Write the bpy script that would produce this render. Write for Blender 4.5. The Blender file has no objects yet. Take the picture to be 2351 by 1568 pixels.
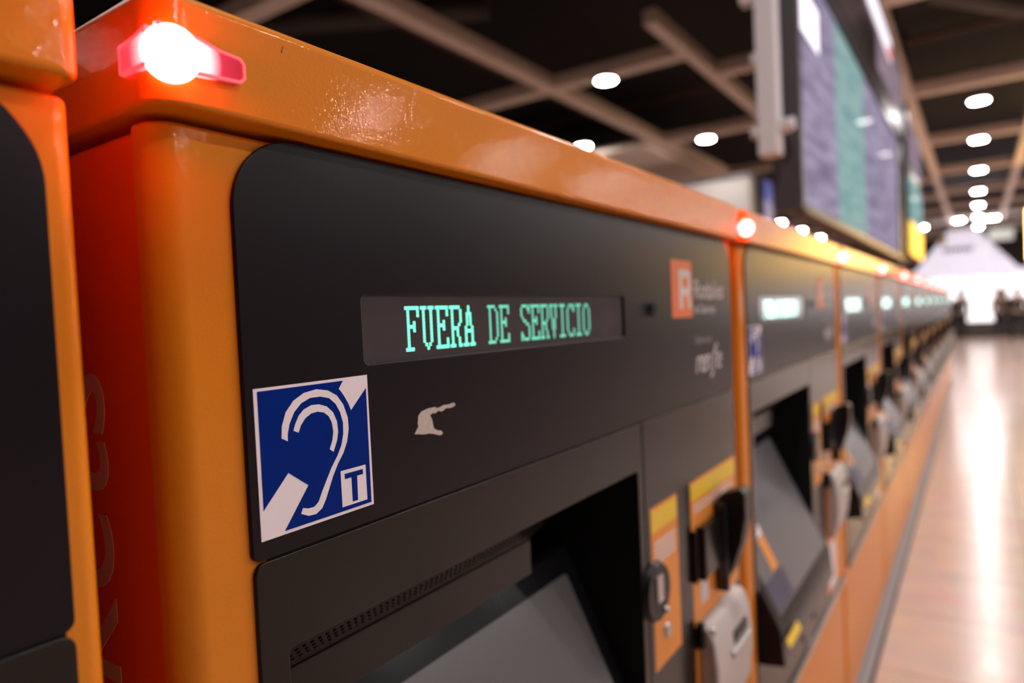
import bpy, bmesh, math, random
from mathutils import Vector, Matrix
random.seed(7)
C = bpy.context.scene.collection
scene = bpy.context.scene
FLOOR = -1.45            # everything is modelled with z measured from eye level, then lifted onto a floor at z = 0
PITCH = 1.177            # one ticket machine to the next

# ------------------------------------------------------------------ materials
def nt(name):
    m = bpy.data.materials.new(name); m.use_nodes = True
    t = m.node_tree; b = t.nodes['Principled BSDF']
    return m, t, b

def pbr(name, col, rough=.5, metal=0., spec=.5, coat=0., coat_rough=.05, emit=None, strength=0.,
        noise=0., noise_scale=40., bump=0., bump_scale=200., bump_dist=.001, trans=0., rough_var=0.):
    m, t, b = nt(name)
    b.inputs['Base Color'].default_value = (*col, 1)
    b.inputs['Roughness'].default_value = rough
    b.inputs['Metallic'].default_value = metal
    b.inputs['Specular IOR Level'].default_value = spec
    b.inputs['Coat Weight'].default_value = coat
    b.inputs['Coat Roughness'].default_value = coat_rough
    b.inputs['Transmission Weight'].default_value = trans
    if emit:
        b.inputs['Emission Color'].default_value = (*emit, 1)
        b.inputs['Emission Strength'].default_value = strength
    if noise or bump or rough_var:
        tc = t.nodes.new('ShaderNodeTexCoord')
    if noise:
        n = t.nodes.new('ShaderNodeTexNoise'); n.inputs['Scale'].default_value = noise_scale
        n.inputs['Detail'].default_value = 4
        t.links.new(tc.outputs['Object'], n.inputs['Vector'])
        mx = t.nodes.new('ShaderNodeMix'); mx.data_type = 'RGBA'
        mx.inputs[6].default_value = (*[c * (1 - noise) for c in col], 1)
        mx.inputs[7].default_value = (*[min(1, c * (1 + noise)) for c in col], 1)
        t.links.new(n.outputs['Fac'], mx.inputs[0]); t.links.new(mx.outputs[2], b.inputs['Base Color'])
    if rough_var:
        n2 = t.nodes.new('ShaderNodeTexNoise'); n2.inputs['Scale'].default_value = noise_scale * .3
        t.links.new(tc.outputs['Object'], n2.inputs['Vector'])
        mr = t.nodes.new('ShaderNodeMapRange')
        mr.inputs[3].default_value = rough - rough_var; mr.inputs[4].default_value = rough + rough_var
        t.links.new(n2.outputs['Fac'], mr.inputs[0]); t.links.new(mr.outputs[0], b.inputs['Roughness'])
    if bump:
        n3 = t.nodes.new('ShaderNodeTexNoise'); n3.inputs['Scale'].default_value = bump_scale
        n3.inputs['Detail'].default_value = 1.5
        t.links.new(tc.outputs['Object'], n3.inputs['Vector'])
        bp = t.nodes.new('ShaderNodeBump'); bp.inputs['Strength'].default_value = bump
        bp.inputs['Distance'].default_value = bump_dist
        t.links.new(n3.outputs['Fac'], bp.inputs['Height']); t.links.new(bp.outputs[0], b.inputs['Normal'])
        if coat: t.links.new(bp.outputs[0], b.inputs['Coat Normal'])
    return m

def glow(name, col, strength):
    m, t, b = nt(name)
    b.inputs['Base Color'].default_value = (*[min(1, c) * .8 for c in col], 1)
    b.inputs['Emission Color'].default_value = (*col, 1)
    b.inputs['Emission Strength'].default_value = strength
    return m

M = {}
M['orange'] = pbr('orange_powder_coat', (.68, .205, .006), .42, spec=.1, coat=.40, coat_rough=.012,
                  noise=.05, noise_scale=9, bump=1.0, bump_scale=420, bump_dist=.00014)
M['casing'] = pbr('orange_glow_tinted', (.78, .105, .003), .42, spec=.1, coat=.3, coat_rough=.03, noise=.05, noise_scale=9, bump=1.0, bump_scale=420, bump_dist=.00014)  # same orange coat; red lamp glow and gap shade put into the colour
M['orange_flat'] = pbr('orange_vinyl', (.76, .26, .035), .45, noise=.04)
M['yellow'] = pbr('yellow_vinyl', (.80, .52, .03), .45, noise=.04)
M['panel'] = pbr('charcoal_panel', (.0062, .0037, .0066), .31, spec=.19, noise=.1, noise_scale=4)
M['panel_low'] = pbr('charcoal_panel_matt', (.0085, .0062, .0052), .20, spec=.26, noise=.1, noise_scale=4)
M['black'] = pbr('black_plastic', (.005, .005, .0055), .38, spec=.25, noise=.1)
M['black_gloss'] = pbr('black_gloss', (.012, .012, .016), .16, noise=.1)
M['bezel'] = pbr('bezel_black', (.009, .009, .011), .2, spec=.22, noise=.1)
M['liner'] = pbr('black_liner', (.006, .006, .006), .7, spec=.2, noise=.1)
M['glass_dark'] = pbr('dark_display_glass', (.058, .048, .050), .12, spec=.5, noise=.2, noise_scale=30)
M['screen'] = pbr('switched_off_screen', (.15, .14, .145), .25, spec=.6, noise=.04, noise_scale=12)
M['steel'] = pbr('brushed_steel', (.50, .46, .45), .38, metal=.75, noise=.06, noise_scale=50)
M['grey_plastic'] = pbr('silver_grey_plastic', (.47, .41, .39), .42, spec=.5, noise=.05)
M['plinth'] = pbr('grey_plinth', (.28, .25, .25), .5, noise=.1)
M['white_vinyl'] = pbr('white_vinyl', (.84, .75, .80), .42, noise=.02)
M['blue_vinyl'] = pbr('blue_vinyl', (.0005, .019, .200), .36, spec=.05, noise=.05, noise_scale=30)
M['white_print'] = pbr('white_print', (.62, .56, .57), .5)
M['grey_print'] = pbr('dull_white_print', (.30, .27, .27), .5)
M['logo_orange'] = pbr('logo_orange', (.72, .145, .03), .5)
M['side_letter'] = pbr('worn_side_lettering', (.60, .46, .42), .6)
M['paper'] = pbr('torn_paper', (.52, .43, .38), .85, noise=.25, noise_scale=260)
M['vfd'] = glow('lit_green_pixels', (.20, 1.0, .72), .95)
M['vfd_far'] = glow('bright_green_pixels', (.55, 1.0, .88), 3.2)
M['vfd_dim'] = glow('dim_green_pixels', (.20, .88, .66), .42)
M['bulb'] = glow('red_bulb', (1.0, .042, .040), 64.)
def lens_material(name, stops, strength):
    m, t, b = nt(name)                       # light piped sideways through the clear red lens dies away from the bulb
    b.inputs['Base Color'].default_value = (.25, .003, .012, 1); b.inputs['Roughness'].default_value = .2
    tc = t.nodes.new('ShaderNodeTexCoord')
    ds = t.nodes.new('ShaderNodeVectorMath'); ds.operation = 'DISTANCE'; ds.inputs[1].default_value = (.2200 - .219, -.024, .1620 + 1.45)
    t.links.new(tc.outputs['Object'], ds.inputs[0])
    cr = t.nodes.new('ShaderNodeValToRGB')
    e = cr.color_ramp.elements
    e[0].position = stops[0][0]; e[0].color = (*stops[0][1], 1); e[1].position = stops[-1][0]; e[1].color = (*stops[-1][1], 1)
    for p_, c_ in stops[1:-1]: x = e.new(p_); x.color = (*c_, 1)
    t.links.new(ds.outputs['Value'], cr.inputs[0]); t.links.new(cr.outputs[0], b.inputs['Emission Color'])
    b.inputs['Emission Strength'].default_value = strength
    return m
M['lens'] = lens_material('red_lens', [(.018, (1, .20, .205)), (.0235, (.9, .175, .185)), (.0305, (.075, .0015, .009)), (.042, (.06, .0003, .004))], 6.)
M['lens_side'] = lens_material('red_lens_side', [(.012, (1, .20, .205)), (.019, (.9, .10, .11)), (.026, (.75, .009, .016)), (.042, (.6, .006, .011))], 6.)
M['lens_rim'] = pbr('lens_rim', (.8, .12, .14), .25, emit=(1., .14, .17), strength=.55, noise=.02)

M['sleeve_blue'] = pbr('printed_picture', (.05, .045, .09), .35, noise=.8, noise_scale=25)

# ------------------------------------------------------------------ mesh helpers
def link(name, bm, mat, parent=None, smooth=True):
    me = bpy.data.meshes.new(name); bm.normal_update(); bm.to_mesh(me); bm.free()
    return link_me(name, me, mat, parent, smooth)

def link_me(name, me, mat, parent=None, smooth=True):
    me.materials.clear(); me.materials.append(mat)
    if smooth:
        for p in me.polygons: p.use_smooth = True
        try: me.set_sharp_from_angle(angle=math.radians(38))
        except Exception: pass
    o = bpy.data.objects.new(name, me); C.objects.link(o)
    if smooth:
        wn = o.modifiers.new('even_normals', 'WEIGHTED_NORMAL'); wn.keep_sharp = True; wn.weight = 80
    if parent: o.parent = parent; o.matrix_parent_inverse = Matrix()
    return o

def box_bm(x0, x1, y0, y1, z0, z1, bev=0., seg=3, bm=None, edges=None):
    bm = bm or bmesh.new()
    r = bmesh.ops.create_cube(bm, size=1)
    for v in r['verts']:
        v.co = Vector((x0 + (v.co.x + .5) * (x1 - x0), y0 + (v.co.y + .5) * (y1 - y0), z0 + (v.co.z + .5) * (z1 - z0)))
    if bev:
        es = {e for v in r['verts'] for e in v.link_edges}
        if edges: es = {e for e in es if edges(e)}
        bmesh.ops.bevel(bm, geom=list(es), offset=bev, segments=seg, affect='EDGES', profile=.5)
    return bm

def rrect(x0, x1, z0, z1, r, n=10):
    """rounded rectangle; r is one radius or (bottom-left, bottom-right, top-right, top-left)"""
    rs = r if isinstance(r, tuple) else (r,) * 4
    cs = [(x0, z0, 1, 1, 180), (x1, z0, -1, 1, 270), (x1, z1, -1, -1, 0), (x0, z1, 1, -1, 90)]
    pts = []
    for (cx, cz, sx, sz, a0), rr in zip(cs, rs):
        if rr <= 0: pts.append((cx, cz)); continue
        for i in range(n + 1):
            a = math.radians(a0 + 90 * i / n)
            pts.append((cx + sx * rr + rr * math.cos(a), cz + sz * rr + rr * math.sin(a)))
    return pts

FRONT = Matrix(((1, 0, 0, 0), (0, 0, -1, 0), (0, 1, 0, 0), (0, 0, 0, 1)))       # (u, v, w) -> (x, z, towards the viewer)
def side_matrix(x):                                                            # (u, v, w) -> (y, z) profile, extruded along +x
    return Matrix(((0, 0, 1, x), (1, 0, 0, 0), (0, 1, 0, 0), (0, 0, 0, 1)))

def curve_mesh(cu, mat4):
    o = bpy.data.objects.new('tmp', cu); C.objects.link(o)
    dg = bpy.context.evaluated_depsgraph_get(); dg.update()
    me = bpy.data.meshes.new_from_object(o.evaluated_get(dg))
    bpy.data.objects.remove(o); bpy.data.curves.remove(cu)
    me.transform(mat4)
    return me

def plate_me(outlines, w0, w1, bev=0., mat4=FRONT, seg=3):
    """outlines (first the outside, then holes) filled and extruded from w0 to w1"""
    cu = bpy.data.curves.new('tmp', 'CURVE'); cu.dimensions = '2D'; cu.fill_mode = 'BOTH'
    for pts in outlines:
        s = cu.splines.new('POLY'); s.points.add(len(pts) - 1); s.use_cyclic_u = True
        for p, q in zip(s.points, pts): p.co = (q[0], q[1], 0, 1)
    cu.extrude = max(0., (w1 - w0) / 2 - bev); cu.bevel_depth = bev; cu.bevel_resolution = seg; cu.offset = -bev
    return curve_mesh(cu, mat4 @ Matrix.Translation((0, 0, (w0 + w1) / 2)))

def plate(name, outlines, w0, w1, mat, parent, bev=0., mat4=FRONT, seg=3):
    return link_me(name, plate_me(outlines, w0, w1, bev, mat4, seg), mat, parent)

def text_me(s, size, mat4, shear=0., ext=.0002, align='LEFT', space=1.):
    cu = bpy.data.curves.new('tmp', 'FONT'); cu.body = s; cu.size = size; cu.shear = shear
    cu.extrude = ext; cu.align_x = align; cu.space_character = space; cu.resolution_u = 4
    return curve_mesh(cu, mat4)

def join_me(mes, name='joined'):
    bm = bmesh.new()
    for me in mes: bm.from_mesh(me)
    out = bpy.data.meshes.new(name); bm.to_mesh(out); bm.free()
    return out

def bm_me(bm):
    me = bpy.data.meshes.new('part'); bm.normal_update(); bm.to_mesh(me); bm.free(); return me

def cyl_bm(p0, p1, r, n=24, r2=None, bm=None):
    bm = bm or bmesh.new()
    p0, p1 = Vector(p0), Vector(p1); d = p1 - p0
    r_ = bmesh.ops.create_cone(bm, cap_ends=True, segments=n, radius1=r, radius2=r if r2 is None else r2, depth=d.length)
    m = Matrix.Translation((p0 + p1) / 2) @ d.to_track_quat('Z', 'Y').to_matrix().to_4x4()
    bmesh.ops.transform(bm, matrix=m, verts=r_['verts'])
    return bm

def sphere_bm(c, r, scale=(1, 1, 1), n=24, bm=None):
    bm = bm or bmesh.new()
    r_ = bmesh.ops.create_uvsphere(bm, u_segments=n, v_segments=n // 2, radius=r)
    for v in r_['verts']: v.co = Vector(c) + Vector((v.co.x * scale[0], v.co.y * scale[1], v.co.z * scale[2]))
    return bm

def tag(o, label=None, cat=None, group=None, kind=None):
    if label: o['label'] = label
    if cat: o['category'] = cat
    if group: o['group'] = group
    if kind: o['kind'] = kind
    return o

def empty(name, loc):
    o = bpy.data.objects.new(name, None); C.objects.link(o); o.location = loc; o.empty_display_size = .1
    return o

def settle(root):
    """parts were modelled in place: take the root's own location off them"""
    seen = set()
    def go(o):
        for c in [q for q in bpy.data.objects if q.parent == o]:
            if c.type == 'MESH' and c.data.name not in seen:
                seen.add(c.data.name); c.data.transform(Matrix.Translation(-root.location))
            go(c)
    go(root)

def children(o): return [q for q in bpy.data.objects if q.parent == o]
def copy_tree(o, parent=None, skip=()):
    c = o.copy(); C.objects.link(c); c.parent = parent
    for ch in children(o):
        if ch.name.split('.')[0] in skip: continue
        copy_tree(ch, c, skip)
    return c

# ------------------------------------------------------------------ pixel lettering of the status display
GLYPH = {
 'F': ["#######", ".#....#", ".#....#", ".#.....", ".#..#..", ".####..", ".#..#..", ".#.....", ".#.....", ".#.....", ".#.....", "####..."],
 'U': ["###.###", ".#...#.", ".#...#.", ".#...#.", ".#...#.", ".#...#.", ".#...#.", ".#...#.", ".#...#.", ".#...#.", "..#.#..", "...#..."],
 'E': ["#######", ".#....#", ".#....#", ".#.....", ".#..#..", ".####..", ".#..#..", ".#.....", ".#.....", ".#....#", ".#....#", "#######"],
 'R': ["######.", ".#....#", ".#....#", ".#....#", ".#....#", ".#...#.", ".####..", ".#..#..", ".#..#..", ".#...#.", ".#...#.", "###..##"],
 'A': ["...#...", "...#...", "..###..", "..#.#..", "..#.#..", "..#.#..", ".#...#.", ".#####.", ".#...#.", ".#...#.", ".#...#.", "###.###"],
 'D': ["#####..", ".#...#.", ".#....#", ".#....#", ".#....#", ".#....#", ".#....#", ".#....#", ".#....#", ".#....#", ".#...#.", "#####.."],
 'S': [".####.#", "#....##", "#.....#", "#......", ".#.....", "..##...", "....##.", "......#", "......#", "#.....#", "##....#", "#.####."],
 'V': ["###.###", ".#...#.", ".#...#.", ".#...#.", ".#...#.", "..#.#..", "..#.#..", "..#.#..", "..#.#..", "...#...", "...#...", "...#..."],
 'I': [".#####.", "...#...", "...#...", "...#...", "...#...", "...#...", "...#...", "...#...", "...#...", "...#...", "...#...", ".#####."],
 'C': ["..###.#", ".#...##", "#.....#", "#......", "#......", "#......", "#......", "#......", "#......", "#.....#", ".#....#", "..####."],
 'O': ["..###..", ".#...#.", "#.....#", "#.....#", "#.....#", "#.....#", "#.....#", "#.....#", "#.....#", "#.....#", ".#...#.", "..###.."],
}
def pixel_text(s, x0, cols, ztop, zbot, y, first=0):
    bm = bmesh.new(); pw = cols / 8; ph = (ztop - zbot) / 12
    for i, ch in enumerate(s):
        for r, row in enumerate(GLYPH.get(ch, [])):
            for c, v in enumerate(row):
                if v == '#':
                    cx = x0 + (first + i) * cols + (c + .5) * pw; cz = ztop - (r + .5) * ph
                    box_bm(cx - pw * .60, cx + pw * .60, y - .0003, y, cz - ph * .47, cz + ph * .47, bm=bm)
    return bm

# ------------------------------------------------------------------ the ticket machine (modelled where the nearest whole one stands)
X0, X1 = .219, 1.353
def door_bm():
    """full-height front frame: rounded upright corners, rectangular opening for the screen"""
    r, yb, n = .018, .0235, 8
    plan = [(X0, yb)]
    plan += [(X0 + r - r * math.cos(a), r - r * math.sin(a)) for a in [math.pi / 2 * i / n for i in range(n + 1)]]
    kh = len(plan); plan += [(.288, 0.), (.880, 0.)]
    q = .0095; plan += [(X1 - q + q * math.sin(a), q - q * math.cos(a)) for a in [math.pi / 2 * i / n for i in range(n + 1)]]
    plan += [(X1, yb)]
    kb = len(plan); plan += [(.880, yb), (.288, yb)]
    zs = [-1.40, -.768, -.216, .1295]
    bm = bmesh.new()
    V = [[bm.verts.new((x, y, z)) for x, y in plan] for z in zs]
    N = len(plan)
    for j in range(3):
        for i in range(N):
            k = (i + 1) % N
            if j == 1 and (i == kh or i == kb): continue
            bm.faces.new((V[j][i], V[j][k], V[j + 1][k], V[j + 1][i]))
    bm.faces.new(list(reversed(V[0]))); bm.faces.new(V[3])
    for a, b in ((kh, kb + 1), (kb, kh + 1)): bm.faces.new((V[1][a], V[1][b], V[2][b], V[2][a]))
    for j in (1, 2): bm.faces.new((V[j][kh], V[j][kh + 1], V[j][kb], V[j][kb + 1]))
    bmesh.ops.recalc_face_normals(bm, faces=bm.faces)
    es = [e for e in bm.edges if all(v.co.z > .129 for v in e.verts) and not all(v.co.y > yb - .001 for v in e.verts)
          and not all(abs(v.co.x - q) < 1e-4 and False for v in e.verts for q in (0,))]
    bmesh.ops.bevel(bm, geom=es, offset=.0035, segments=3, affect='EDGES', profile=.5)
    return bm

def make_machine():
    root = empty('ticket_machine', (X0, 0, FLOOR))
    P = root
    # --- orange casing: full-height door frame with the screen opening, hollow carcass behind it
    hole = rrect(.288, .880, -.768, -.216, .004, 3)
    link('door_frame', door_bm(), M['orange'], P)
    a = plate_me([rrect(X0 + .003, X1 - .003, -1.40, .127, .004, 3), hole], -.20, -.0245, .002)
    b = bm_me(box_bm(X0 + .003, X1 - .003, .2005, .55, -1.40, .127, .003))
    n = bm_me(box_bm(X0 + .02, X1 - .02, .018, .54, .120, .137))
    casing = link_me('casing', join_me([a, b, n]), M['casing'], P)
    # big lettering reading upwards on the side of the casing
    mt = Matrix(((0, 0, -1, X0 + .0028), (0, 1, 0, .0865), (1, 0, 0, 0), (0, 0, 0, 1)))
    me = text_me('tickets', .135, mt, ext=.0003, space=1.0)
    me.transform(Matrix.Translation((0, 0, -.024 - max(v.co.z for v in me.vertices))))
    tx = link_me('side_lettering', me, M['side_letter'], casing)
    tx['label'] = 'large pale lettering running up the side of the casing'
    link('gap_light_block', box_bm(1.3525, 1.3855, .140, .158, .118, .192, bm=box_bm(X1 - .0028, 1.3855, .140, .158, -1.40, .118)), M['liner'], P)  # unseen black boxes added to keep light out of the gap
    # --- overhanging hood
    bm = box_bm(.212, 1.351, -.020, .56, .134, .2005)
    for test, off_, sg in ((lambda e: abs(e.verts[0].co.z - e.verts[1].co.z) > .03 and e.verts[0].co.x < .3, .020, 9), (lambda e: abs(e.verts[0].co.z - e.verts[1].co.z) > .03 and e.verts[0].co.x > 1., .0095, 6),
                           (lambda e: all(v.co.z > .2004 for v in e.verts), .0075, 5), (lambda e: all(v.co.z < .1341 for v in e.verts), .0035, 3)):
        bmesh.ops.bevel(bm, geom=[e for e in bm.edges if test(e)], offset=off_, segments=sg, affect='EDGES', profile=.5)
    link('hood', bm, M['orange'], P)
    # --- corner warning light
    fl = [(.2125, .1520), (.236, .1520), (.250, .1530), (.264, .1540), (.267, .157), (.267, .1665), (.264, .1695), (.250, .1705), (.236, .174), (.2125, .176)]
    sl_ = [(-.0185, .1525), (-.006, .1525), (.012, .1525), (.012, .1690), (-.006, .171), (-.0185, .174)]
    lens = link_me('light_lens', plate_me([fl], .0185, .0245, .002, FRONT), M['lens'], P); lens['label'] = 'clear red lens on the front of the hood corner'
    sidel = link_me('side_lens', plate_me([sl_], -.0035, .002, .0015, side_matrix(.2125)), M['lens_side'], lens); sidel['label'] = 'glowing lens wing on the side of the hood corner'
    fi = [(.2145, .1535), (.236, .1535), (.250, .1545), (.263, .1554), (.2654, .158), (.2654, .1658), (.263, .1680), (.250, .1690), (.236, .1722), (.2145, .174)]
    si = [(-.0165, .1540), (-.006, .1540), (.0107, .1540), (.0107, .1675), (-.006, .1695), (-.0165, .1715)]
    rim = link_me('lens_rim', join_me([plate_me([fl, fi], .0225, .0252), plate_me([sl_, si], -.0044, -.001, 0, side_matrix(.2125))]), M['lens_rim'], lens)
    bulb = link('light_bulb', sphere_bm((.2218, -.0205, .1610), .0162, (1., .95, 1.0), 32), M['bulb'], lens)
    bulb['label'] = 'glowing red dome'
    # --- upper fascia with the display window cut out
    win = rrect(.3745, .853, -.0305, .0245, .005, 6)
    fascia = plate('fascia', [rrect(.267, 1.337, -.1535, .1315, (.006, .006, .052, .052), 14), win], -.0002, .0035, M['panel'], P, .0009, seg=2)
    fascia['label'] = 'dark upper fascia'
    disp = plate('display_window', [rrect(.3735, .854, -.0315, .0255, .004, 4)], -.0015, .0004, M['glass_dark'], fascia)
    disp['label'] = 'recessed strip display'
    link_me('keyhole', join_me([bm_me(cyl_bm((.947, -.0035, .006), (.947, -.0085, .006), .011, 20, .0095)),
                                bm_me(box_bm(.9455, .9485, -.0092, -.008, 0., .012))]), M['black_gloss'], fascia)
    # printed marks on the fascia
    plate('logo_square', [rrect(1.028, 1.121, -.010, .083, .002, 3)], .0035, .0039, M['logo_orange'], fascia)
    R_ = [[(1.062, .004), (1.062, .068), (1.108, .068), (1.116, .060), (1.116, .034), (1.108, .028), (1.117, .004), (1.104, .004), (1.097, .026), (1.076, .026), (1.076, .004)],
          [(1.076, .038), (1.102, .038), (1.102, .056), (1.076, .056)]]
    plate('logo_letter', R_, .0039, .0042, M['white_print'], fascia)
    def ft(x, z): return Matrix(((1, 0, 0, x), (0, 0, -1, -.0037), (0, 1, 0, z), (0, 0, 0, 1)))
    link_me('logo_wordmark', join_me([text_me('Rodalies', .047, ft(1.131, .021)), text_me('de Catalunya', .0205, ft(1.131, -.004))]), M['white_print'], fascia)
    link_me('operator_mark', text_me('Operat per', .019, ft(1.128, -.056)), M['grey_print'], fascia)
    link_me('operator_wordmark', text_me('ren\u0192e', .062, ft(1.126, -.106), .25, space=.92), M['white_print'], fascia)
    # --- hearing loop sticker
    st = plate('hearing_loop_sticker', [[(.2738, -.1407), (.3762, -.1405), (.3759, -.0383), (.2738, -.0385)]], .0035, .0038, M['white_vinyl'], P)
    st['label'] = 'blue and white square sticker of an ear with a letter T'
    plate('blue_field', [SH['blue']], .0038, .00395, M['blue_vinyl'], st)
    plate('ear_outline', [SH['ear']], .00395, .0041, M['white_vinyl'], st)
    plate('inner_ear_outline', [SH['ear2']], .00395, .0041, M['white_vinyl'], st)
    plate('letter_square', [SH['tbox']], .00395, .0041, M['white_vinyl'], st)
    plate('letter_mark', [SH['tee']], .0041, .0042, M['blue_vinyl'], st)
    # --- lower panels
    link('seam_backing', box_bm(.280, 1.333, -.0014, -.0001, -.160, -.150), M['liner'], P)
    sp = plate('screen_panel', [rrect(.268, .8935, -.930, -.1550, (.004, .004, .002, .008), 5), rrect(.2915, .876, -.7645, -.2205, .004, 4)],
               -.0002, .0035, M['panel_low'], P, .0012, seg=2)
    sp['label'] = 'dark panel around the screen opening'
    pp = plate('payment_panel', [rrect(.8965, 1.337, -.930, -.1550, (.004, .004, .008, .002), 5)], -.0002, .0035, M['panel_low'], P, .0012, seg=2)
    pp['label'] = 'dark panel carrying the payment slots'
    # black-lined recess
    bm = bmesh.new()
    for a in ((.2885, .2915, .0, .198, -.767, -.2165), (.8765, .8795, .0, .198, -.767, -.2165), (.2885, .8795, .195, .199, -.767, -.2165),
              (.2915, .8765, .0, .195, -.2205, -.2170), (.2915, .8765, .0, .195, -.7675, -.7645)):
        box_bm(*a, bm=bm)
    link('screen_recess', bm, M['liner'], sp)
    # sloped grille and brow above the screen
    gr = plate('speaker_grille', [[(.006, -.2215), (.010, -.2215), (.060, -.268), (.060, -.272)]], 0, .392, M['panel_low'], sp, mat4=side_matrix(.2925))
    bm = bmesh.new()
    for r_ in range(3):
        for k in range(48):
            t_ = .34 + r_ * .14; y = .0065 + t_ * .054; z = -.2225 - t_ * .0495
            x = .318 + k * .0073
            cyl_bm((x, y - .0006, z - .0004), (x, y + .001, z + .001), .0015, 8, bm=bm)
    link('speaker_holes', bm, M['liner'], gr)
    br = link('brow', box_bm(.2925, .686, .055, .150, -.311, -.268, .002, 2), M['panel_low'], sp); br['label'] = 'box section above the screen'
    # wedge console with the sloping screen
    prof = [(.118, -.345), (-.045, -.682), (-.052, -.757), (-.006, -.7635), (.190, -.7635), (.190, -.345)]
    con = plate('screen_console', [prof], 0, .583, M['bezel'], sp, mat4=side_matrix(.2925), bev=.002)
    nrm = Vector((0, -.31, .15)).normalized(); up = Vector((0, .15, .31)).normalized()
    ms = Matrix(((1, 0, 0, 0), (0, up.y, nrm.y, -.040), (0, up.z, nrm.z, -.682), (0, 0, 0, 1)))
    scr = plate('touch_screen', [rrect(.325, .848, .018, .340, .004, 3)], .0042, .0052, M['screen'], con, mat4=ms)
    scr['label'] = 'blank grey touch screen'
    plate('sleeve_label', [rrect(.297, .405, -.040, -.022, .002, 2)], .005, .0058, M['yellow'], con, mat4=ms)
    plate('orange_label', [rrect(.405, .450, .090, .165, .002, 2)], .0052, .0058, M['orange_flat'], scr, mat4=ms)
    plate('picture_label', [rrect(.329, .470, .022, .086, .002, 2)], .0052, .0058, M['sleeve_blue'], scr, mat4=ms)
    plate('white_label', [rrect(.405, .450, .168, .205, .002, 2)], .0052, .0058, M['white_vinyl'], scr, mat4=ms)
    # coin return holes under the screen
    link('panel_lock', cyl_bm((.838, -.0035, -.862), (.838, -.0075, -.862), .014, 16), M['black'], sp)
    link('panel_lock', cyl_bm((.72, -.0035, -.886), (.72, -.009, -.886), .012, 16), M['steel'], sp)
    link('steel_lip', box_bm(.27, 1.335, -.012, -.0035, -.936, -.922, .002, 2), M['steel'], P)
    # --- coin decal, coin slot, button
    cd = plate('coin_decal', [rrect(.912, 1.016, -.524, -.284, .002, 3)], .0035, .0039, M['orange_flat'], pp)
    plate('decal_header', [rrect(.914, 1.013, -.320, -.289, .001, 2)], .0039, .0042, M['yellow'], cd)
    plate('decal_text', [rrect(.922, 1.004, -.337 - .009 * k - .005, -.337 - .009 * k, .001, 1) for k in range(4)], .0039, .0041, M['white_print'], cd)
    cs = link('coin_slot', cyl_bm((.918, -.0039, -.405), (.918, -.012, -.405), .044, 36, .040), M['black'], pp)
    link_me('slot_mouth', join_me([bm_me(box_bm(.906, .930, -.0140, -.011, -.418, -.380, .003, 2)), bm_me(sphere_bm((.936, -.012, -.437), .006))]), M['steel'], cs)
    link('return_button', cyl_bm((.958, -.0039, -.478), (.958, -.008, -.478), .012, 24, .010), M['steel'], pp)
    # --- card decal, reader, visor
    kd = plate('card_decal', [rrect(1.076, 1.326, -.524, -.283, .002, 3)], .0035, .0039, M['orange_flat'], pp)
    plate('decal_header', [rrect(1.080, 1.322, -.316, -.288, .001, 2)], .0039, .0042, M['yellow'], kd)
    plate('decal_text', [rrect(1.09, 1.30, -.324 - .009 * k - .004, -.324 - .009 * k, .001, 1) for k in range(2)], .0039, .0041, M['white_print'], kd)
    plate('card_pictogram', [rrect(1.112, 1.148, -.498, -.452, .002, 2)], .0039, .0042, M['white_print'], kd)
    rd = link('card_reader', box_bm(1.099, 1.196, -.020, -.0035, -.447, -.362, .003, 3), M['panel_low'], pp)
    link('card_reader_side', box_bm(1.095, 1.0995, -.0195, -.0035, -.449, -.360, .001, 1), M['black'], rd)
    vis = [(-.0035, -.345), (-.018, -.326), (-.050, -.316), (-.058, -.324), (-.058, -.365), (-.050, -.410), (-.032, -.462), (-.012, -.498), (-.0035, -.502)]
    vs = plate('card_visor', [vis], 0, .045, M['black'], pp, mat4=side_matrix(1.196), bev=.003)
    link('card_visor_wing', box_bm(1.186, 1.197, -.028, -.0035, -.500, -.340, .004, 2), M['black_gloss'], vs)
    link('card_slot_flap', box_bm(1.074, 1.079, -.012, -.0035, -.448, -.362, .001, 1), M['black'], pp)
    # --- silver ticket tray
    tp = [(-.0035, -.525), (-.014, -.526), (-.024, -.533), (-.032, -.556), (-.036, -.600), (-.036, -.640), (-.030, -.690), (-.018, -.722), (-.0035, -.730)]
    tr = plate('ticket_tray', [tp], 0, .205, M['grey_plastic'], pp, mat4=side_matrix(1.092), bev=.006, seg=4)
    link('tray_slot', box_bm(1.185, 1.262, -.0368, -.026, -.590, -.568, .002, 2), M['black'], tr)
    link('tray_lip', box_bm(1.165, 1.272, -.0425, -.030, -.607, -.594, .004, 3), M['steel'], tr)
    link('tray_backing', box_bm(1.079, 1.0935, -.016, -.0035, -.560, -.518, .003, 2), M['black'], tr)
    link('tray_rivet', sphere_bm((1.103, -.022, -.536), .009), M['steel'], tr)
    pd = plate('ticket_decal', [rrect(1.076, 1.326, -.905, -.562, .002, 3)], .0035, .0039, M['orange_flat'], pp)
    plate('white_notice', [rrect(1.10, 1.20, -.895, -.750, .002, 2)], .0039, .0043, M['white_vinyl'], pd)
    # --- plinth
    link('plinth', box_bm(X0 + .002, PITCH + X0 - .002, -.004, .54, FLOOR, -1.398, .003, 2), M['plinth'], P)
    link('floor_trim', box_bm(X0 + .002, PITCH + X0 - .002, -.034, -.004, FLOOR, FLOOR + .022, .003, 2), M['plinth'], P)
    link('trim_joint', box_bm(X0 + .002, PITCH + X0 - .002, -.044, -.034, FLOOR, FLOOR + .008), M['black'], P)
    return root

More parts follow.
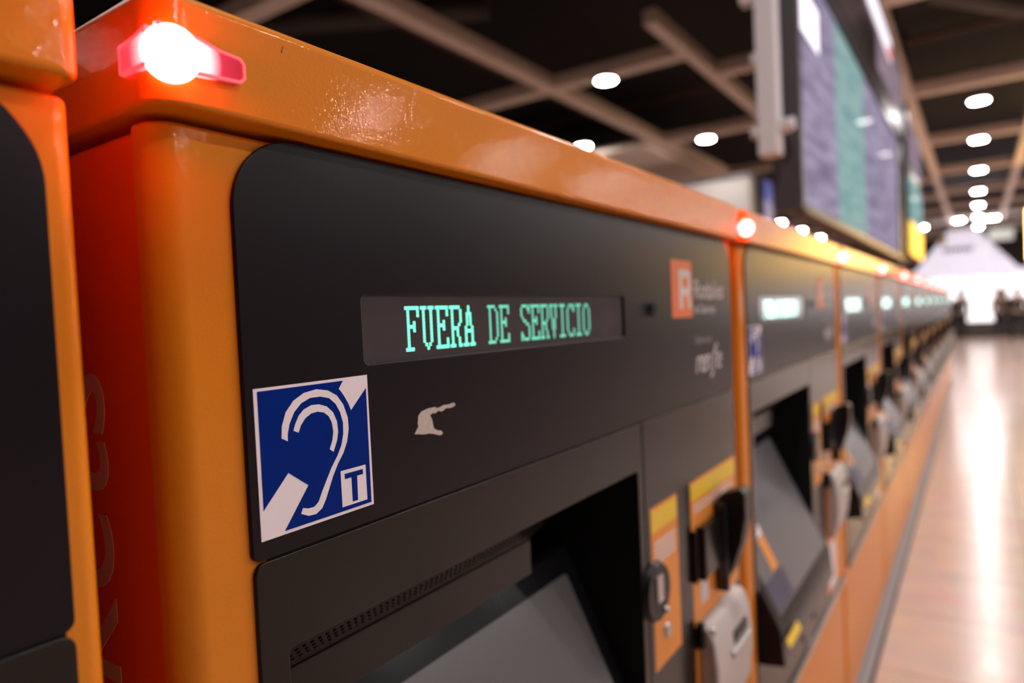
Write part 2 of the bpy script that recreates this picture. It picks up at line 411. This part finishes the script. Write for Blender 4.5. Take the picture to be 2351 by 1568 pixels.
SH = {
'blue': [(0.2767,-0.0405), (0.3511,-0.0405), (0.3466,-0.0461), (0.3490,-0.0487), (0.3512,-0.0517), (0.3552,-0.0581), (0.3576,-0.0638), (0.3740,-0.0484), (0.3737,-0.1382), (0.2924,-0.1384), (0.3143,-0.1115), (0.2979,-0.0992), (0.2766,-0.1205)],
'ear': [(0.2938,-0.0745), (0.2946,-0.0662), (0.2984,-0.0570), (0.3053,-0.0499), (0.3143,-0.0456), (0.3258,-0.0441), (0.3362,-0.0462), (0.3444,-0.0509), (0.3501,-0.0584), (0.3538,-0.0686), (0.3541,-0.0774), (0.3519,-0.0868), (0.3476,-0.0948), (0.3421,-0.1014), (0.3367,-0.1099), (0.3324,-0.1184), (0.3290,-0.1252), (0.3251,-0.1308), (0.3197,-0.1336), (0.3129,-0.1332), (0.3065,-0.1301), (0.3083,-0.1265), (0.3132,-0.1280), (0.3183,-0.1281), (0.3223,-0.1254), (0.3259,-0.1188), (0.3305,-0.1114), (0.3359,-0.1030), (0.3419,-0.0956), (0.3461,-0.0887), (0.3486,-0.0804), (0.3489,-0.0718), (0.3466,-0.0637), (0.3428,-0.0570), (0.3370,-0.0520), (0.3289,-0.0498), (0.3197,-0.0497), (0.3117,-0.0525), (0.3053,-0.0580), (0.3010,-0.0654), (0.2990,-0.0722), (0.2987,-0.0773)],
'ear2': [(0.3039,-0.0708), (0.3058,-0.0662), (0.3089,-0.0612), (0.3135,-0.0573), (0.3205,-0.0550), (0.3273,-0.0553), (0.3342,-0.0577), (0.3399,-0.0628), (0.3431,-0.0699), (0.3438,-0.0777), (0.3423,-0.0842), (0.3384,-0.0921), (0.3349,-0.0895), (0.3379,-0.0834), (0.3392,-0.0770), (0.3382,-0.0701), (0.3355,-0.0650), (0.3316,-0.0619), (0.3258,-0.0604), (0.3200,-0.0609), (0.3148,-0.0634), (0.3106,-0.0678), (0.3081,-0.0728)],
'tbox': [(0.3440,-0.1078), (0.3692,-0.1078), (0.3693,-0.1351), (0.3441,-0.1351)],
'tee': [(0.3477,-0.1106), (0.3661,-0.1106), (0.3662,-0.1145), (0.3600,-0.1145), (0.3597,-0.1332), (0.3543,-0.1332), (0.3542,-0.1146), (0.3478,-0.1146)],
'peel': [(0.4270,-0.0937), (0.4295,-0.0905), (0.4319,-0.0881), (0.4312,-0.0850), (0.4321,-0.0816), (0.4325,-0.0790), (0.4369,-0.0757), (0.4461,-0.0741), (0.4554,-0.0742), (0.4562,-0.0755), (0.4610,-0.0752), (0.4668,-0.0740), (0.4720,-0.0743), (0.4813,-0.0736), (0.4829,-0.0761), (0.4800,-0.0770), (0.4773,-0.0777), (0.4692,-0.0772), (0.4660,-0.0785), (0.4628,-0.0792), (0.4600,-0.0780), (0.4577,-0.0785), (0.4541,-0.0797), (0.4510,-0.0790), (0.4473,-0.0805), (0.4492,-0.0830), (0.4503,-0.0859), (0.4510,-0.0900), (0.4523,-0.0930), (0.4570,-0.0952), (0.4616,-0.0962), (0.4635,-0.0988), (0.4610,-0.0999), (0.4587,-0.0997), (0.4511,-0.0974), (0.4450,-0.0960), (0.4379,-0.0957), (0.4320,-0.0945)],
}
proto = make_machine()
settle(proto)
def add_display(root, bright):
    f = [c for c in children(root) if c.name.startswith('fascia')][0]
    d = [c for c in children(f) if c.name.startswith('display_window')][0]
    return f
NM = 13
SIDE = ['second', 'third', 'fourth', 'fifth', 'sixth', 'seventh', 'eighth', 'ninth', 'tenth', 'eleventh', 'twelfth', 'thirteenth']
machines = []
# status lettering, shared by every machine, as a part of each
off = Matrix.Translation(-proto.location)
words = [('FUERA', 0, 'vfd'), ('DE', 6, 'vfd_dim'), ('SERVICIO', 9, 'vfd_dim')]
word_mesh = {}
def lettering(root, far=False):
    for s, k, m in words:
        if far and s in word_mesh:
            o = bpy.data.objects.new('status_word', word_mesh[s]); C.objects.link(o); o.parent = root; continue
        bm = pixel_text(s, .4255, .01965, .0150, -.0235, -.0005, first=k)
        o = link('status_word', bm, M['vfd_far' if far else m], root, smooth=False)
        o.data.transform(off)
        if far: word_mesh[s] = o.data
lettering(proto)
for i in range(NM):
    k = i - 1                                        # k = 0 is the nearest whole machine, -1 the one cut by the frame
    o = proto if k == 0 else None
    if o is None:
        o = copy_tree(proto, skip=('status_word',)); lettering(o, far=True)
        o.location = (X0 + k * PITCH, 0, FLOOR)
    o['category'] = 'ticket machine'; o['group'] = 'orange ticket machines along the row'
    machines.append((k, o))
for k, o in machines:
    if k == -1: o['label'] = 'orange ticket machine cut off by the left edge of the picture'
    elif k == 0: o['label'] = 'orange ticket machine reading FUERA DE SERVICIO, torn paper scrap beside its ear sticker'
    else: o['label'] = '%s orange ticket machine in the receding row, counting from the one reading FUERA DE SERVICIO' % SIDE[k - 1]
# torn scrap of paper stuck on the nearest whole machine, and small chips in its paint
pz = plate('torn_paper', [SH['peel']], .0035, .0039, M['paper'], None); pz.data.transform(off); pz.parent = proto
pz['label'] = 'torn scrap of pale paper stuck to the fascia'
ch = plate('paint_chip', [[(.2985, .1845), (.2995, .1875), (.3003, .1895), (.3006, .1890), (.2999, .186), (.2992, .1838)]], .0199, .0201, M['black'], None)
ch.data.transform(off); ch.parent = proto; ch['label'] = 'tiny dark chip in the hood paint'

# ------------------------------------------------------------------ the hall
def struct(name, bm, mat):
    o = link(name, bm, mat, smooth=False); o['kind'] = 'structure'; return o

def floor_material():
    m, t, b = nt('polished_stone_floor')
    tc = t.nodes.new('ShaderNodeTexCoord')
    br = t.nodes.new('ShaderNodeTexBrick'); br.offset = 0
    br.inputs['Scale'].default_value = 1.0; br.inputs['Brick Width'].default_value = .6; br.inputs['Row Height'].default_value = .6
    br.inputs['Mortar Size'].default_value = .004
    br.inputs['Color1'].default_value = (.78, .56, .475, 1); br.inputs['Color2'].default_value = (.73, .515, .43, 1)
    br.inputs['Mortar'].default_value = (.42, .29, .24, 1)
    t.links.new(tc.outputs['Object'], br.inputs['Vector'])
    n = t.nodes.new('ShaderNodeTexNoise'); n.inputs['Scale'].default_value = 6; n.inputs['Detail'].default_value = 8
    t.links.new(tc.outputs['Object'], n.inputs['Vector'])
    mx = t.nodes.new('ShaderNodeMix'); mx.data_type = 'RGBA'; mx.blend_type = 'MULTIPLY'; mx.inputs[0].default_value = .35
    t.links.new(br.outputs['Color'], mx.inputs[6]); t.links.new(n.outputs['Color'], mx.inputs[7])
    t.links.new(mx.outputs[2], b.inputs['Base Color'])
    b.inputs['Roughness'].default_value = .15; b.inputs['Specular IOR Level'].default_value = .17
    n2 = t.nodes.new('ShaderNodeTexNoise'); n2.inputs['Scale'].default_value = 14
    t.links.new(tc.outputs['Object'], n2.inputs['Vector'])
    mr = t.nodes.new('ShaderNodeMapRange'); mr.inputs[3].default_value = .15; mr.inputs[4].default_value = .25
    t.links.new(n2.outputs['Fac'], mr.inputs[0]); t.links.new(mr.outputs[0], b.inputs['Roughness'])
    return m
M['floor'] = floor_material()
M['ceil'] = pbr('black_ceiling', (.016, .013, .012), .85, spec=.2, noise=.3, noise_scale=2)
M['beam'] = pbr('taupe_beam_paint', (.80, .65, .55), .6, noise=.06, noise_scale=3)
M['duct'] = pbr('dark_duct', (.055, .044, .040), .6, noise=.2, noise_scale=3)
M['redpipe'] = pbr('dark_red_pipe', (.10, .025, .018), .5, noise=.1, noise_scale=3)
M['wall'] = pbr('dim_wall', (.16, .14, .135), .8, noise=.1, noise_scale=1)
M['wall_dark'] = pbr('dark_wall', (.09, .075, .07), .8, noise=.1, noise_scale=1)
M['lamp'] = glow('lit_downlight', (1., .94, .91), 410.)
M['lamp_rim'] = pbr('white_rim', (.7, .68, .67), .4, noise=.03)

XA, XB, YA, YB, CEIL = -5., 44., -11., 12., 4.1
struct('floor', box_bm(XA, XB, YA, YB, FLOOR - .2, FLOOR), M['floor'])
struct('ceiling', box_bm(XA, XB, YA, YB, CEIL, CEIL + .2), M['ceil'])
struct('wall_back', box_bm(XA, XB, YB, YB + .2, FLOOR, CEIL), M['wall_dark'])
struct('wall_front', box_bm(XA, XB, YA - .2, YA, FLOOR, CEIL), M['wall'])
struct('wall_far', box_bm(XB, XB + .2, YA, YB, FLOOR, CEIL), M['wall_dark'])
struct('wall_near', box_bm(XA - .2, XA, YA, YB, FLOOR, CEIL), M['wall_dark'])

struct('wall_light_block', box_bm(-3.5, 15.5, .565, .64, FLOOR, .10), M['wall_dark'])  # unseen wall added to stop light entering the gaps from behind

# ceiling beams: long ones along the row, cross ones between them
BZ = 3.03
def beam(x0, x1, y0, y1, h=.16):
    n = len([o for o in bpy.data.objects if o.name.startswith('trim_')]) + 1
    struct('trim_%d' % n, box_bm(x0, x1, y0, y1, BZ, BZ + h, .006, 1), M['beam'])
CROSS = [8.05 + 3.86 * k for k in range(-2, 9)]
beam(-2, 42, 4.17, 4.36)           # along the row, behind it
beam(6.9, 42, 2.31, 2.46)
beam(-2, 42, .34, .48)
beam(-2, 42, -1.30, -1.15)
beam(-2, 42, -4.2, -4.05)
for x in CROSS:
    beam(x - .11, x + .11, -1.30 - 6, -1.301)
    if x > 6: beam(x - .11, x + .11, -1.149, .339); beam(x + .85, x + 1.07, .481, 2.309)
    if x > 6: beam(x - .11, x + .11, 2.461, 4.169)
    beam(x - .11, x + .11, 4.361, 10.5)

n = len([o for o in bpy.data.objects if o.name.startswith('trim_')]) + 1
struct('trim_%d' % n, box_bm(11.3, 15.4, 4.365, 8.0, 2.92, 3.02, .006, 1), M['beam'])      # pale ceiling raft

def duct(name, pts, r, mat, label, cat='duct', group=None):
    bm = bmesh.new()
    for a, b in zip(pts, pts[1:]): cyl_bm(a, b, r, 14, bm=bm)
    for p in pts[1:-1]: sphere_bm(p, r, n=14, bm=bm)
    o = link(name, bm, mat); tag(o, label, cat, group); return o
duct('ceiling_duct', [(9 + .6 * math.sin(a) * 3, -4.5 + 1.5 * t, 3.55 - .2 * math.sin(a)) for t, a in [(i * .5, i * .5) for i in range(7)]], .13, M['duct'],
     'dim curved air duct under the black ceiling above the walkway')
duct('ceiling_duct', [(3.4, 11.7, 3.85), (5.8, 6.5, 3.85), (7.0, 4.5, 3.85)], .14, M['duct'], 'dim straight air duct above the beams behind the nearest machine')
duct('ceiling_pipe', [(-1, 5.1, 3.5), (30, 5.1, 3.5)], .04, M['redpipe'], 'dark red sprinkler pipe running along under the black ceiling', 'pipe')
duct('ceiling_pipe', [(12.2, -8, 3.95), (12.2, 9, 3.95)], .04, M['redpipe'], 'dark red sprinkler pipe crossing above the beams', 'pipe')

# downlights: a lit disc in a thin white rim
def light_root():
    r = empty('ceiling_light', (0, 0, 0))
    bm = bmesh.new(); bmesh.ops.create_circle(bm, cap_ends=True, segments=28, radius=.118)
    for f in bm.faces: f.normal_flip()
    bmesh.ops.translate(bm, vec=(0, 0, -.012), verts=bm.verts)
    link('diffuser', bm, M['lamp'], r)
    bm = bmesh.new(); cyl_bm((0, 0, -.010), (0, 0, .028), .135, 28, bm=bm)
    link('rim', bm, M['lamp_rim'], r)
    return r
LZ = BZ - .03
rows = {
 'walkway': (-.475, [1.2, 5.0, 12.75, 15.85, 19.6, 23.4, 26.9, 30.7, 35.0]),
 'shops': (-9.6, [1.6, 5.3, 9.0, 12.6, 16.2, 19.8, 23.4]),
 'hall': (-6.78, [.3, 3.5, 7.1, 10.75, 14.4, 18.0, 21.6, 25.2, 28.8, 32.4]),
 'middle': (-3.6, [.7, 3.3, 5.6, 9.4, 13.2, 17.0, 20.8, 24.6]),
 'behind': (3.47, [.4, 4.25, 8.05, 11.96]),
 'side': (7.2, [-3.1]),
 'back': (5.3, [10.84, 25.55, 29.0, 32.9]),
 'end': (None, [(31.4, .14), (31.7, -.90), (32.9, 1.39)]),
}
ORD = ['first', 'second', 'third', 'fourth', 'fifth', 'sixth', 'seventh', 'eighth', 'ninth', 'tenth', 'eleventh', 'twelfth']
lp = light_root(); first = True
for key, (y, xs) in rows.items():
    cnt = 0
    for x in xs:
        if key == 'end': x, yy = x
        else: yy = y
        o = lp if first else copy_tree(lp); first = False
        o.location = (x, yy, LZ)
        if x == 31.4: o.scale = (1.1, 1.3, 1)
        if x == 31.7: o.scale = (1.2, 1.7, 1)
        if key == 'side': o.scale = (.25,) * 3
        o['category'] = 'ceiling light'; o['group'] = 'round white downlights'
        nth = None
        if key == 'walkway':
            if x > 12:
                o['label'] = '%s round white downlight from the top in the vertical line above the walkway' % ORD[cnt]; cnt += 1
            else: o['label'] = 'round white downlight overhead above the walkway, out of view'
        elif key == 'behind':
            if x in (8.05, 11.96):
                o['label'] = 'round white downlight on a cross beam beyond the hood, %s of the two' % ('nearer and higher' if x < 9 else 'farther and lower')
            else: o['label'] = 'round white downlight overhead behind the nearest hood, out of view'
        elif key == 'back':
            if x == 10.84: o['label'] = 'round white downlight half hidden by the top edge of the nearest hood'
            elif x > 25: o['label'] = '%s of three downlights just above the hoods under the hanging board' % {25.55: 'nearest', 29.0: 'middle', 32.9: 'farthest'}[x]
            else: o['label'] = 'round white downlight overhead in the back row, out of view'
        elif key == 'end':
            o['label'] = {31.4: 'white downlight just left of the downlight line above the white pavilion', 31.7: 'white downlight just right of the downlight line above the white pavilion',
                          32.9: 'white downlight between the hanging board and the white pavilion roof'}[x]
        elif key == 'side': o['label'] = 'small white downlight out of view, glinting on the side of the nearest hood'
        else:
            o['label'] = 'round white downlight of the hall behind the viewer, seen only as a glint'

# ------------------------------------------------------------------ hanging departure board above the row
def board_screen(name, c1, c2, strength):
    m, t, b = nt(name)
    tc = t.nodes.new('ShaderNodeTexCoord'); mp = t.nodes.new('ShaderNodeMapping'); mp.inputs['Scale'].default_value = (1.2, 1, 9)
    n = t.nodes.new('ShaderNodeTexNoise'); n.inputs['Scale'].default_value = 2.2; n.inputs['Detail'].default_value = 3
    t.links.new(tc.outputs['Object'], mp.inputs[0]); t.links.new(mp.outputs[0], n.inputs['Vector'])
    cr = t.nodes.new('ShaderNodeValToRGB'); cr.color_ramp.elements[0].position = .35; cr.color_ramp.elements[1].position = .65
    cr.color_ramp.elements[0].color = (*c1, 1); cr.color_ramp.elements[1].color = (*c2, 1)
    t.links.new(n.outputs['Fac'], cr.inputs[0]); t.links.new(cr.outputs[0], b.inputs['Emission Color'])
    b.inputs['Emission Strength'].default_value = strength
    b.inputs['Base Color'].default_value = (.02, .02, .025, 1); b.inputs['Roughness'].default_value = .3; b.inputs['Specular IOR Level'].default_value = 0
    b.inputs['Coat Weight'].default_value = .006; b.inputs['Coat Roughness'].default_value = .03
    return m
M['scr_purple'] = board_screen('lilac_screen', (.17, .135, .215), (.35, .30, .42), 1.15)
M['scr_teal'] = board_screen('teal_screen', (.20, .36, .36), (.34, .52, .50), .9)
M['scr_pink'] = board_screen('pink_screen', (.24, .17, .21), (.36, .27, .33), .9)
M['scr_white'] = glow('white_banner', (.92, .88, 1.), 1.1)
M['scr_red'] = glow('red_banner', (.9, .12, .06), .8)
M['scr_yellow'] = glow('yellow_banner', (1., .55, .03), 1.5)
M['board'] = pbr('board_frame', (.022, .019, .021), .36, spec=.15, noise=.1)
M['board_side'] = pbr('board_end_plate', (.055, .050, .058), .4, noise=.1)
M['pole'] = pbr('pale_grey_pole', (.68, .64, .67), .45, noise=.05)
bo = empty('departure_board', (6.1, .46, .46)); tag(bo, 'large hanging departure board of lilac and teal screens above the ticket machines', 'display board')
def fr(x0, x1, z0, z1, y0=.30, y1=.42): return box_bm(x0, x1, y0, y1, z0, z1, .012, 2)
link('frame', fr(3.62, 8.95, .47, 1.86, .315), M['board'], bo)
link('end_plate', box_bm(3.56, 3.622, .288, .43, .47, 1.87, .006, 1), M['board_side'], bo)
bm = fr(3.62, 8.95, .46, .515, .285, .34); box_bm(3.62, 8.95, .285, .34, 1.78, 1.87, bm=bm); box_bm(8.72, 8.95, .285, .34, .43, 1.87, bm=bm)
link('bezel', bm, M['board'], bo)
for (x0, x1, mn) in ((3.66, 4.72, 'scr_purple'), (4.735, 6.05, 'scr_teal'), (6.065, 8.70, 'scr_purple')):
    s = link('screen', box_bm(x0, x1, .305, .316, .515, 1.77), M[mn], bo)
    s['label'] = 'teal screen column' if mn == 'scr_teal' else 'lilac screen column'
    if mn == 'scr_purple' and x0 < 4: link('white_banner', box_bm(x0, x0 + .52, .3035, .3055, 1.39, 1.62), M['scr_white'], s)
link('top_tier', fr(4.6, 9.9, 2.0, 2.88, .32), M['board'], bo)
for (x0, x1) in ((7.2, 8.4), (8.42, 9.72)):
    link('upper_screen', box_bm(x0, x1, .312, .322, 2.16, 2.72), M['scr_pink'], bo)
s = link('upper_banner', box_bm(6.5, 8.35, .303, .313, 2.52, 2.74), M['scr_white'], bo)
link('red_stripe', box_bm(8.0, 8.36, .301, .304, 2.53, 2.62), M['scr_red'], s)
bm = bmesh.new()
for x in (4.9, 6.3, 7.7, 9.4): cyl_bm((x, .37, 1.85), (x, .37, 2.02), .04, 12, bm=bm); cyl_bm((x, .37, 2.87), (x, .37, BZ + .3), .03, 12, bm=bm)
link('hanger', bm, M['board'], bo)
# further board in the same line
b2 = empty('departure_board', (11, .46, .6)); tag(b2, 'second hanging board beyond the first, grey above and yellow at its foot', 'display board')
link('frame', box_bm(10.2, 12.6, .31, .60, .60, 2.45, .012, 2), M['board'], b2)
link('screen', box_bm(10.22, 12.58, .295, .312, 1.05, 1.62), M['scr_teal'], b2)
s = link('yellow_banner', box_bm(10.22, 12.58, .295, .312, .62, 1.04), M['scr_yellow'], b2)
link('white_banner', box_bm(10.22, 12.58, .295, .312, 1.85, 2.35), M['scr_pink'], b2)
for x in (10.6, 12.2): link('hanger', cyl_bm((x, .46, 2.44), (x, .46, CEIL), .03, 12), M['board'], b2)
settle(bo); settle(b2)
po = empty('hanging_pole', (3.44, .43, .70)); tag(po, 'pale grey square pole with clamps holding the near end of the departure board', 'pole')
link('post', box_bm(3.39, 3.49, .355, .452, .72, CEIL, .012, 3), M['pole'], po)
bm = box_bm(3.42, 3.50, .318, .357, .83, .89, .010, 2); cyl_bm((3.44, .33, .86), (3.44, .295, .86), .030, 14, bm=bm)
link('clamp', bm, M['pole'], po)
bm = cyl_bm((3.43, .445, .84), (3.43, .485, .84), .026, 14); cyl_bm((3.43, .445, 1.19), (3.43, .475, 1.19), .026, 14, bm=bm)
link('bolt', bm, M['pole'], po)
link('bracket', box_bm(3.40, 3.48, .36, .52, 1.46, 1.53, .006, 1), M['pole'], po)
settle(po)

# ------------------------------------------------------------------ things behind the row and at the far end
M['pale_wall'] = pbr('pale_cladding', (.36, .32, .295), .6, noise=.04, noise_scale=2)
M['blue_sign'] = glow('blue_lit_sign', (.06, .10, .42), .5)
M['lilac_sign'] = glow('lilac_lit_sign', (.30, .26, .42), .6)
kb = empty('partition_block', (13.2, 4.7, FLOOR)); tag(kb, 'pale blank partition standing behind the row, its top showing over the hood', 'partition')
link('body', box_bm(13.0, 13.4, 3.02, 6.5, FLOOR, 2.44, .02, 2), M['pale_wall'], kb)
link('roof_panel', box_bm(12.96, 13.44, 2.98, 6.54, 2.44, 2.50, .02, 2), M['board_side'], kb)
settle(kb)
sg = empty('lit_sign', (13.95, 3.0, FLOOR)); tag(sg, 'blue and lilac lit sign column beside the pale kiosk', 'sign')
link('blue_panel', box_bm(13.7, 14.25, 2.93, 2.96, 2.08, 2.46, .01, 2), M['blue_sign'], sg)
link('lilac_panel', box_bm(13.7, 14.25, 2.93, 2.96, 1.45, 2.08, .01, 2), M['lilac_sign'], sg)
link('case', box_bm(13.5, 14.4, 2.96, 3.2, FLOOR, 2.55, .02, 2), M['board'], sg)
settle(sg)

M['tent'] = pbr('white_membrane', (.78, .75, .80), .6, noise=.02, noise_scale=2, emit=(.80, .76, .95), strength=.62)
M['bright'] = glow('lit_shopfront', (1., .955, .965), 1.5)
M['sign_print'] = pbr('grey_sign_print', (.16, .15, .17), .6)
M['sign_yellow'] = pbr('yellow_sign_print', (.62, .48, .03), .5)
pv = empty('pavilion', (30.8, -1.0, FLOOR)); tag(pv, 'white pavilion with sloping roof and glaring lit front at the far end of the walkway', 'pavilion')
roof = [(3.2, 1.0), (1.55, 1.08), (.42, 2.52), (-.38, 2.52), (-1.62, 1.02), (-9.6, 1.02), (-9.6, .80), (3.2, .80)]
plate('roof', [roof], 0, 2.6, M['tent'], pv, mat4=side_matrix(30.0), bev=.01)
for (y0, y1, z0, z1) in ((.05, 2.6, -.12, .76), (-.92, .0, -.86, .76), (-1.22, -.97, .25, .76), (-4.2, -1.27, -.1, .76), (-4.1, -1.75, -.40, -.15), (-9.6, -4.24, -.40, .76)):
    link('lit_panel', box_bm(30.25, 30.30, y0, y1, z0, z1), M['bright'], pv)
bm = bmesh.new()
for y in (2.62, .02, -.945, -1.245, -4.22): box_bm(30.2, 30.34, y - .03, y + .03, FLOOR, .92, bm=bm)
link('posts', bm, M['board_side'], pv)
link('counter', box_bm(30.2, 30.7, -9.6, 2.6, FLOOR, -.92, .01, 2), M['wall_dark'], pv)
bm = bmesh.new()
for i in range(7): box_bm(29.975, 30.0, .52 - i * .135, .52 - i * .135 + .10, 1.72, 1.90, .01, 1, bm=bm)
link('sign_lettering', bm, M['sign_print'], pv)
link('sign_emblem', box_bm(29.97, 30.0, .52, .72, 2.02, 2.28, .01, 1), M['sign_yellow'], pv)
settle(pv)
hs = empty('hanging_sign', (29, -1.05, 2.3)); tag(hs, 'pale rectangular sign hanging at the upper right of the white pavilion roof', 'sign')
link('face', box_bm(28.9, 28.95, -1.45, -.75, 1.95, 2.35, .01, 1), pbr('pale_sign', (.6, .62, .60), .5, emit=(.7, .75, .72), strength=.35, noise=.02), hs)
link('hanger', cyl_bm((28.92, -1.1, 2.34), (28.92, -1.1, CEIL), .02, 8), M['board'], hs)
settle(hs)

ys = empty('yellow_sign', (20.1, -2.4, 1.2)); tag(ys, 'yellow lit advertising box hanging at the right edge of the picture', 'sign')
link('case', box_bm(20.02, 20.2, -3.55, -1.36, .82, 2.05, .01, 1), M['board'], ys)
link('lit_face', box_bm(20.0, 20.03, -3.53, -1.38, .84, 2.03, .01, 1), glow('yellow_lit_face', (1., .60, .17), 12.), ys)
for y in (-1.8, -3.1): link('hanger', cyl_bm((20.1, y, 2.04), (20.1, y, CEIL), .03, 10), M['board'], ys)
settle(ys)

# ------------------------------------------------------------------ distant people
M['skin'] = pbr('skin', (.45, .27, .20), .6, noise=.05)
M['dark_cloth'] = pbr('dark_cloth', (.018, .016, .020), .8, noise=.2)
M['brown_cloth'] = pbr('brown_cloth', (.12, .065, .045), .8, noise=.2)
M['hair'] = pbr('dark_hair', (.02, .014, .010), .6, noise=.2)
def skin_me(nodes, edges, sub=2):
    me = bpy.data.meshes.new('tmp'); me.from_pydata([n[0] for n in nodes], edges, []); me.update()
    o = bpy.data.objects.new('tmp', me); C.objects.link(o)
    md = o.modifiers.new('s', 'SKIN'); md.use_smooth_shade = True
    for v, n in zip(me.skin_vertices[0].data, nodes): v.radius = (n[1], n[1] * (n[2] if len(n) > 2 else 1)); v.use_root = False
    me.skin_vertices[0].data[0].use_root = True
    o.modifiers.new('u', 'SUBSURF').levels = sub
    dg = bpy.context.evaluated_depsgraph_get(); dg.update()
    r = bpy.data.meshes.new_from_object(o.evaluated_get(dg))
    bpy.data.objects.remove(o); return r
def person(x, y, rot, jacket, trousers, stride, label):
    p = empty('person', (x, y, FLOOR)); p.rotation_euler.z = rot; tag(p, label, 'person', 'people by the far pavilion')
    s = stride
    N = [((0, 0, .95), .13, .8), ((0, 0, 1.15), .125, .75), ((0, 0, 1.36), .145, .7), ((0, 0, 1.47), .06), ((0, .01, 1.54), .055),
         ((.19, 0, 1.40), .055), ((.25, -.04 - s * .4, 1.12), .042), ((.24, -.14 - s * .6, .88), .032), ((.24, -.18 - s * .7, .80), .035, .6),
         ((-.19, 0, 1.40), .055), ((-.25, -.02 + s * .3, 1.12), .042), ((-.24, -.06 + s * .2, .88), .032), ((-.24, -.08 + s * .1, .80), .035, .6),
         ((.10, 0, .88), .09), ((.11, -s * .5 - .02, .48), .062), ((.11, -s * .55, .09), .042), ((.11, -s * .55 - .14, .035), .035),
         ((-.10, 0, .88), .09), ((-.11, s * .3 - .02, .48), .062), ((-.11, s * .9, .10), .042), ((-.11, s * .9 - .13, .035), .035)]
    E_ = [(0, 1), (1, 2), (2, 3), (3, 4), (2, 5), (5, 6), (6, 7), (7, 8), (2, 9), (9, 10), (10, 11), (11, 12),
          (0, 13), (13, 14), (14, 15), (15, 16), (0, 17), (17, 18), (18, 19), (19, 20)]
    head = bm_me(sphere_bm((0, -.005, 1.625), .105, (.80, .95, 1.15), 20))
    nose = bm_me(sphere_bm((0, -.105, 1.61), .018, (.8, 1, 1.2), 8))
    ears = bm_me(sphere_bm((.085, 0, 1.62), .025, (.4, .8, 1.1), 8)); ears2 = bm_me(sphere_bm((-.085, 0, 1.62), .025, (.4, .8, 1.1), 8))
    link_me('body', join_me([skin_me(N, E_), head, nose, ears, ears2]), M['skin'], p)
    J = [(n[0], n[1] * 1.14, *(n[2:])) for n in N]
    jk = [J[i] for i in (0, 1, 2, 5, 6, 7, 9, 10, 11)]
    link_me('jacket', skin_me(jk, [(0, 1), (1, 2), (2, 3), (3, 4), (4, 5), (2, 6), (6, 7), (7, 8)]), jacket, p)
    tr = [J[i] for i in (0, 13, 14, 15, 17, 18, 19)]
    link_me('trousers', skin_me(tr, [(0, 1), (1, 2), (2, 3), (0, 4), (4, 5), (5, 6)]), trousers, p)
    link('hair', sphere_bm((0, .015, 1.655), .108, (.84, .98, 1.02), 20), M['hair'], p)
    return p
person(27.5, .08, math.radians(80), M['dark_cloth'], M['dark_cloth'], .22, 'person in dark clothes walking in front of the lit pavilion beside the row')
person(28.3, -1.02, math.radians(-60), M['brown_cloth'], M['dark_cloth'], .12, 'person in brown jacket standing at the right of the lit pavilion opening')
person(26.5, -1.42, math.radians(100), M['dark_cloth'], M['dark_cloth'], .25, 'person in dark clothes walking at the right edge of the picture')

# ------------------------------------------------------------------ lift onto the floor, world, camera
for o in bpy.data.objects:
    if o.parent is None: o.location.z -= FLOOR

w = bpy.data.worlds.new('hall_air'); scene.world = w; w.use_nodes = True
w.node_tree.nodes['Background'].inputs[0].default_value = (.9, .8, .75, 1)
w.node_tree.nodes['Background'].inputs[1].default_value = .05

cam = bpy.data.cameras.new('camera'); co = bpy.data.objects.new('camera', cam); C.objects.link(co)
yaw, pitch, roll = math.radians(34.374), math.radians(-1.868), math.radians(-2.601)
F = Vector((math.cos(yaw) * math.cos(pitch), math.sin(yaw) * math.cos(pitch), math.sin(pitch)))
Rt = Vector((math.sin(yaw), -math.cos(yaw), 0)); U = Rt.cross(F)
R2 = math.cos(roll) * Rt + math.sin(roll) * U; U2 = -math.sin(roll) * Rt + math.cos(roll) * U
co.matrix_world = Matrix(((R2.x, U2.x, -F.x, 0), (R2.y, U2.y, -F.y, -.4), (R2.z, U2.z, -F.z, -FLOOR), (0, 0, 0, 1)))
cam.sensor_width = 36; cam.lens = 23.995; cam.clip_start = .02; cam.clip_end = 200
cam.dof.use_dof = True; cam.dof.focus_distance = .505; cam.dof.aperture_fstop = 2.9; cam.dof.aperture_blades = 0
scene.camera = co
scene.view_settings.view_transform = 'Standard'; scene.view_settings.look = 'None'
scene.view_settings.gamma = 1; scene.view_settings.exposure = 0; scene.view_settings.use_curve_mapping = False
scene.cycles.max_bounces = 8; scene.cycles.diffuse_bounces = 4; scene.cycles.glossy_bounces = 4
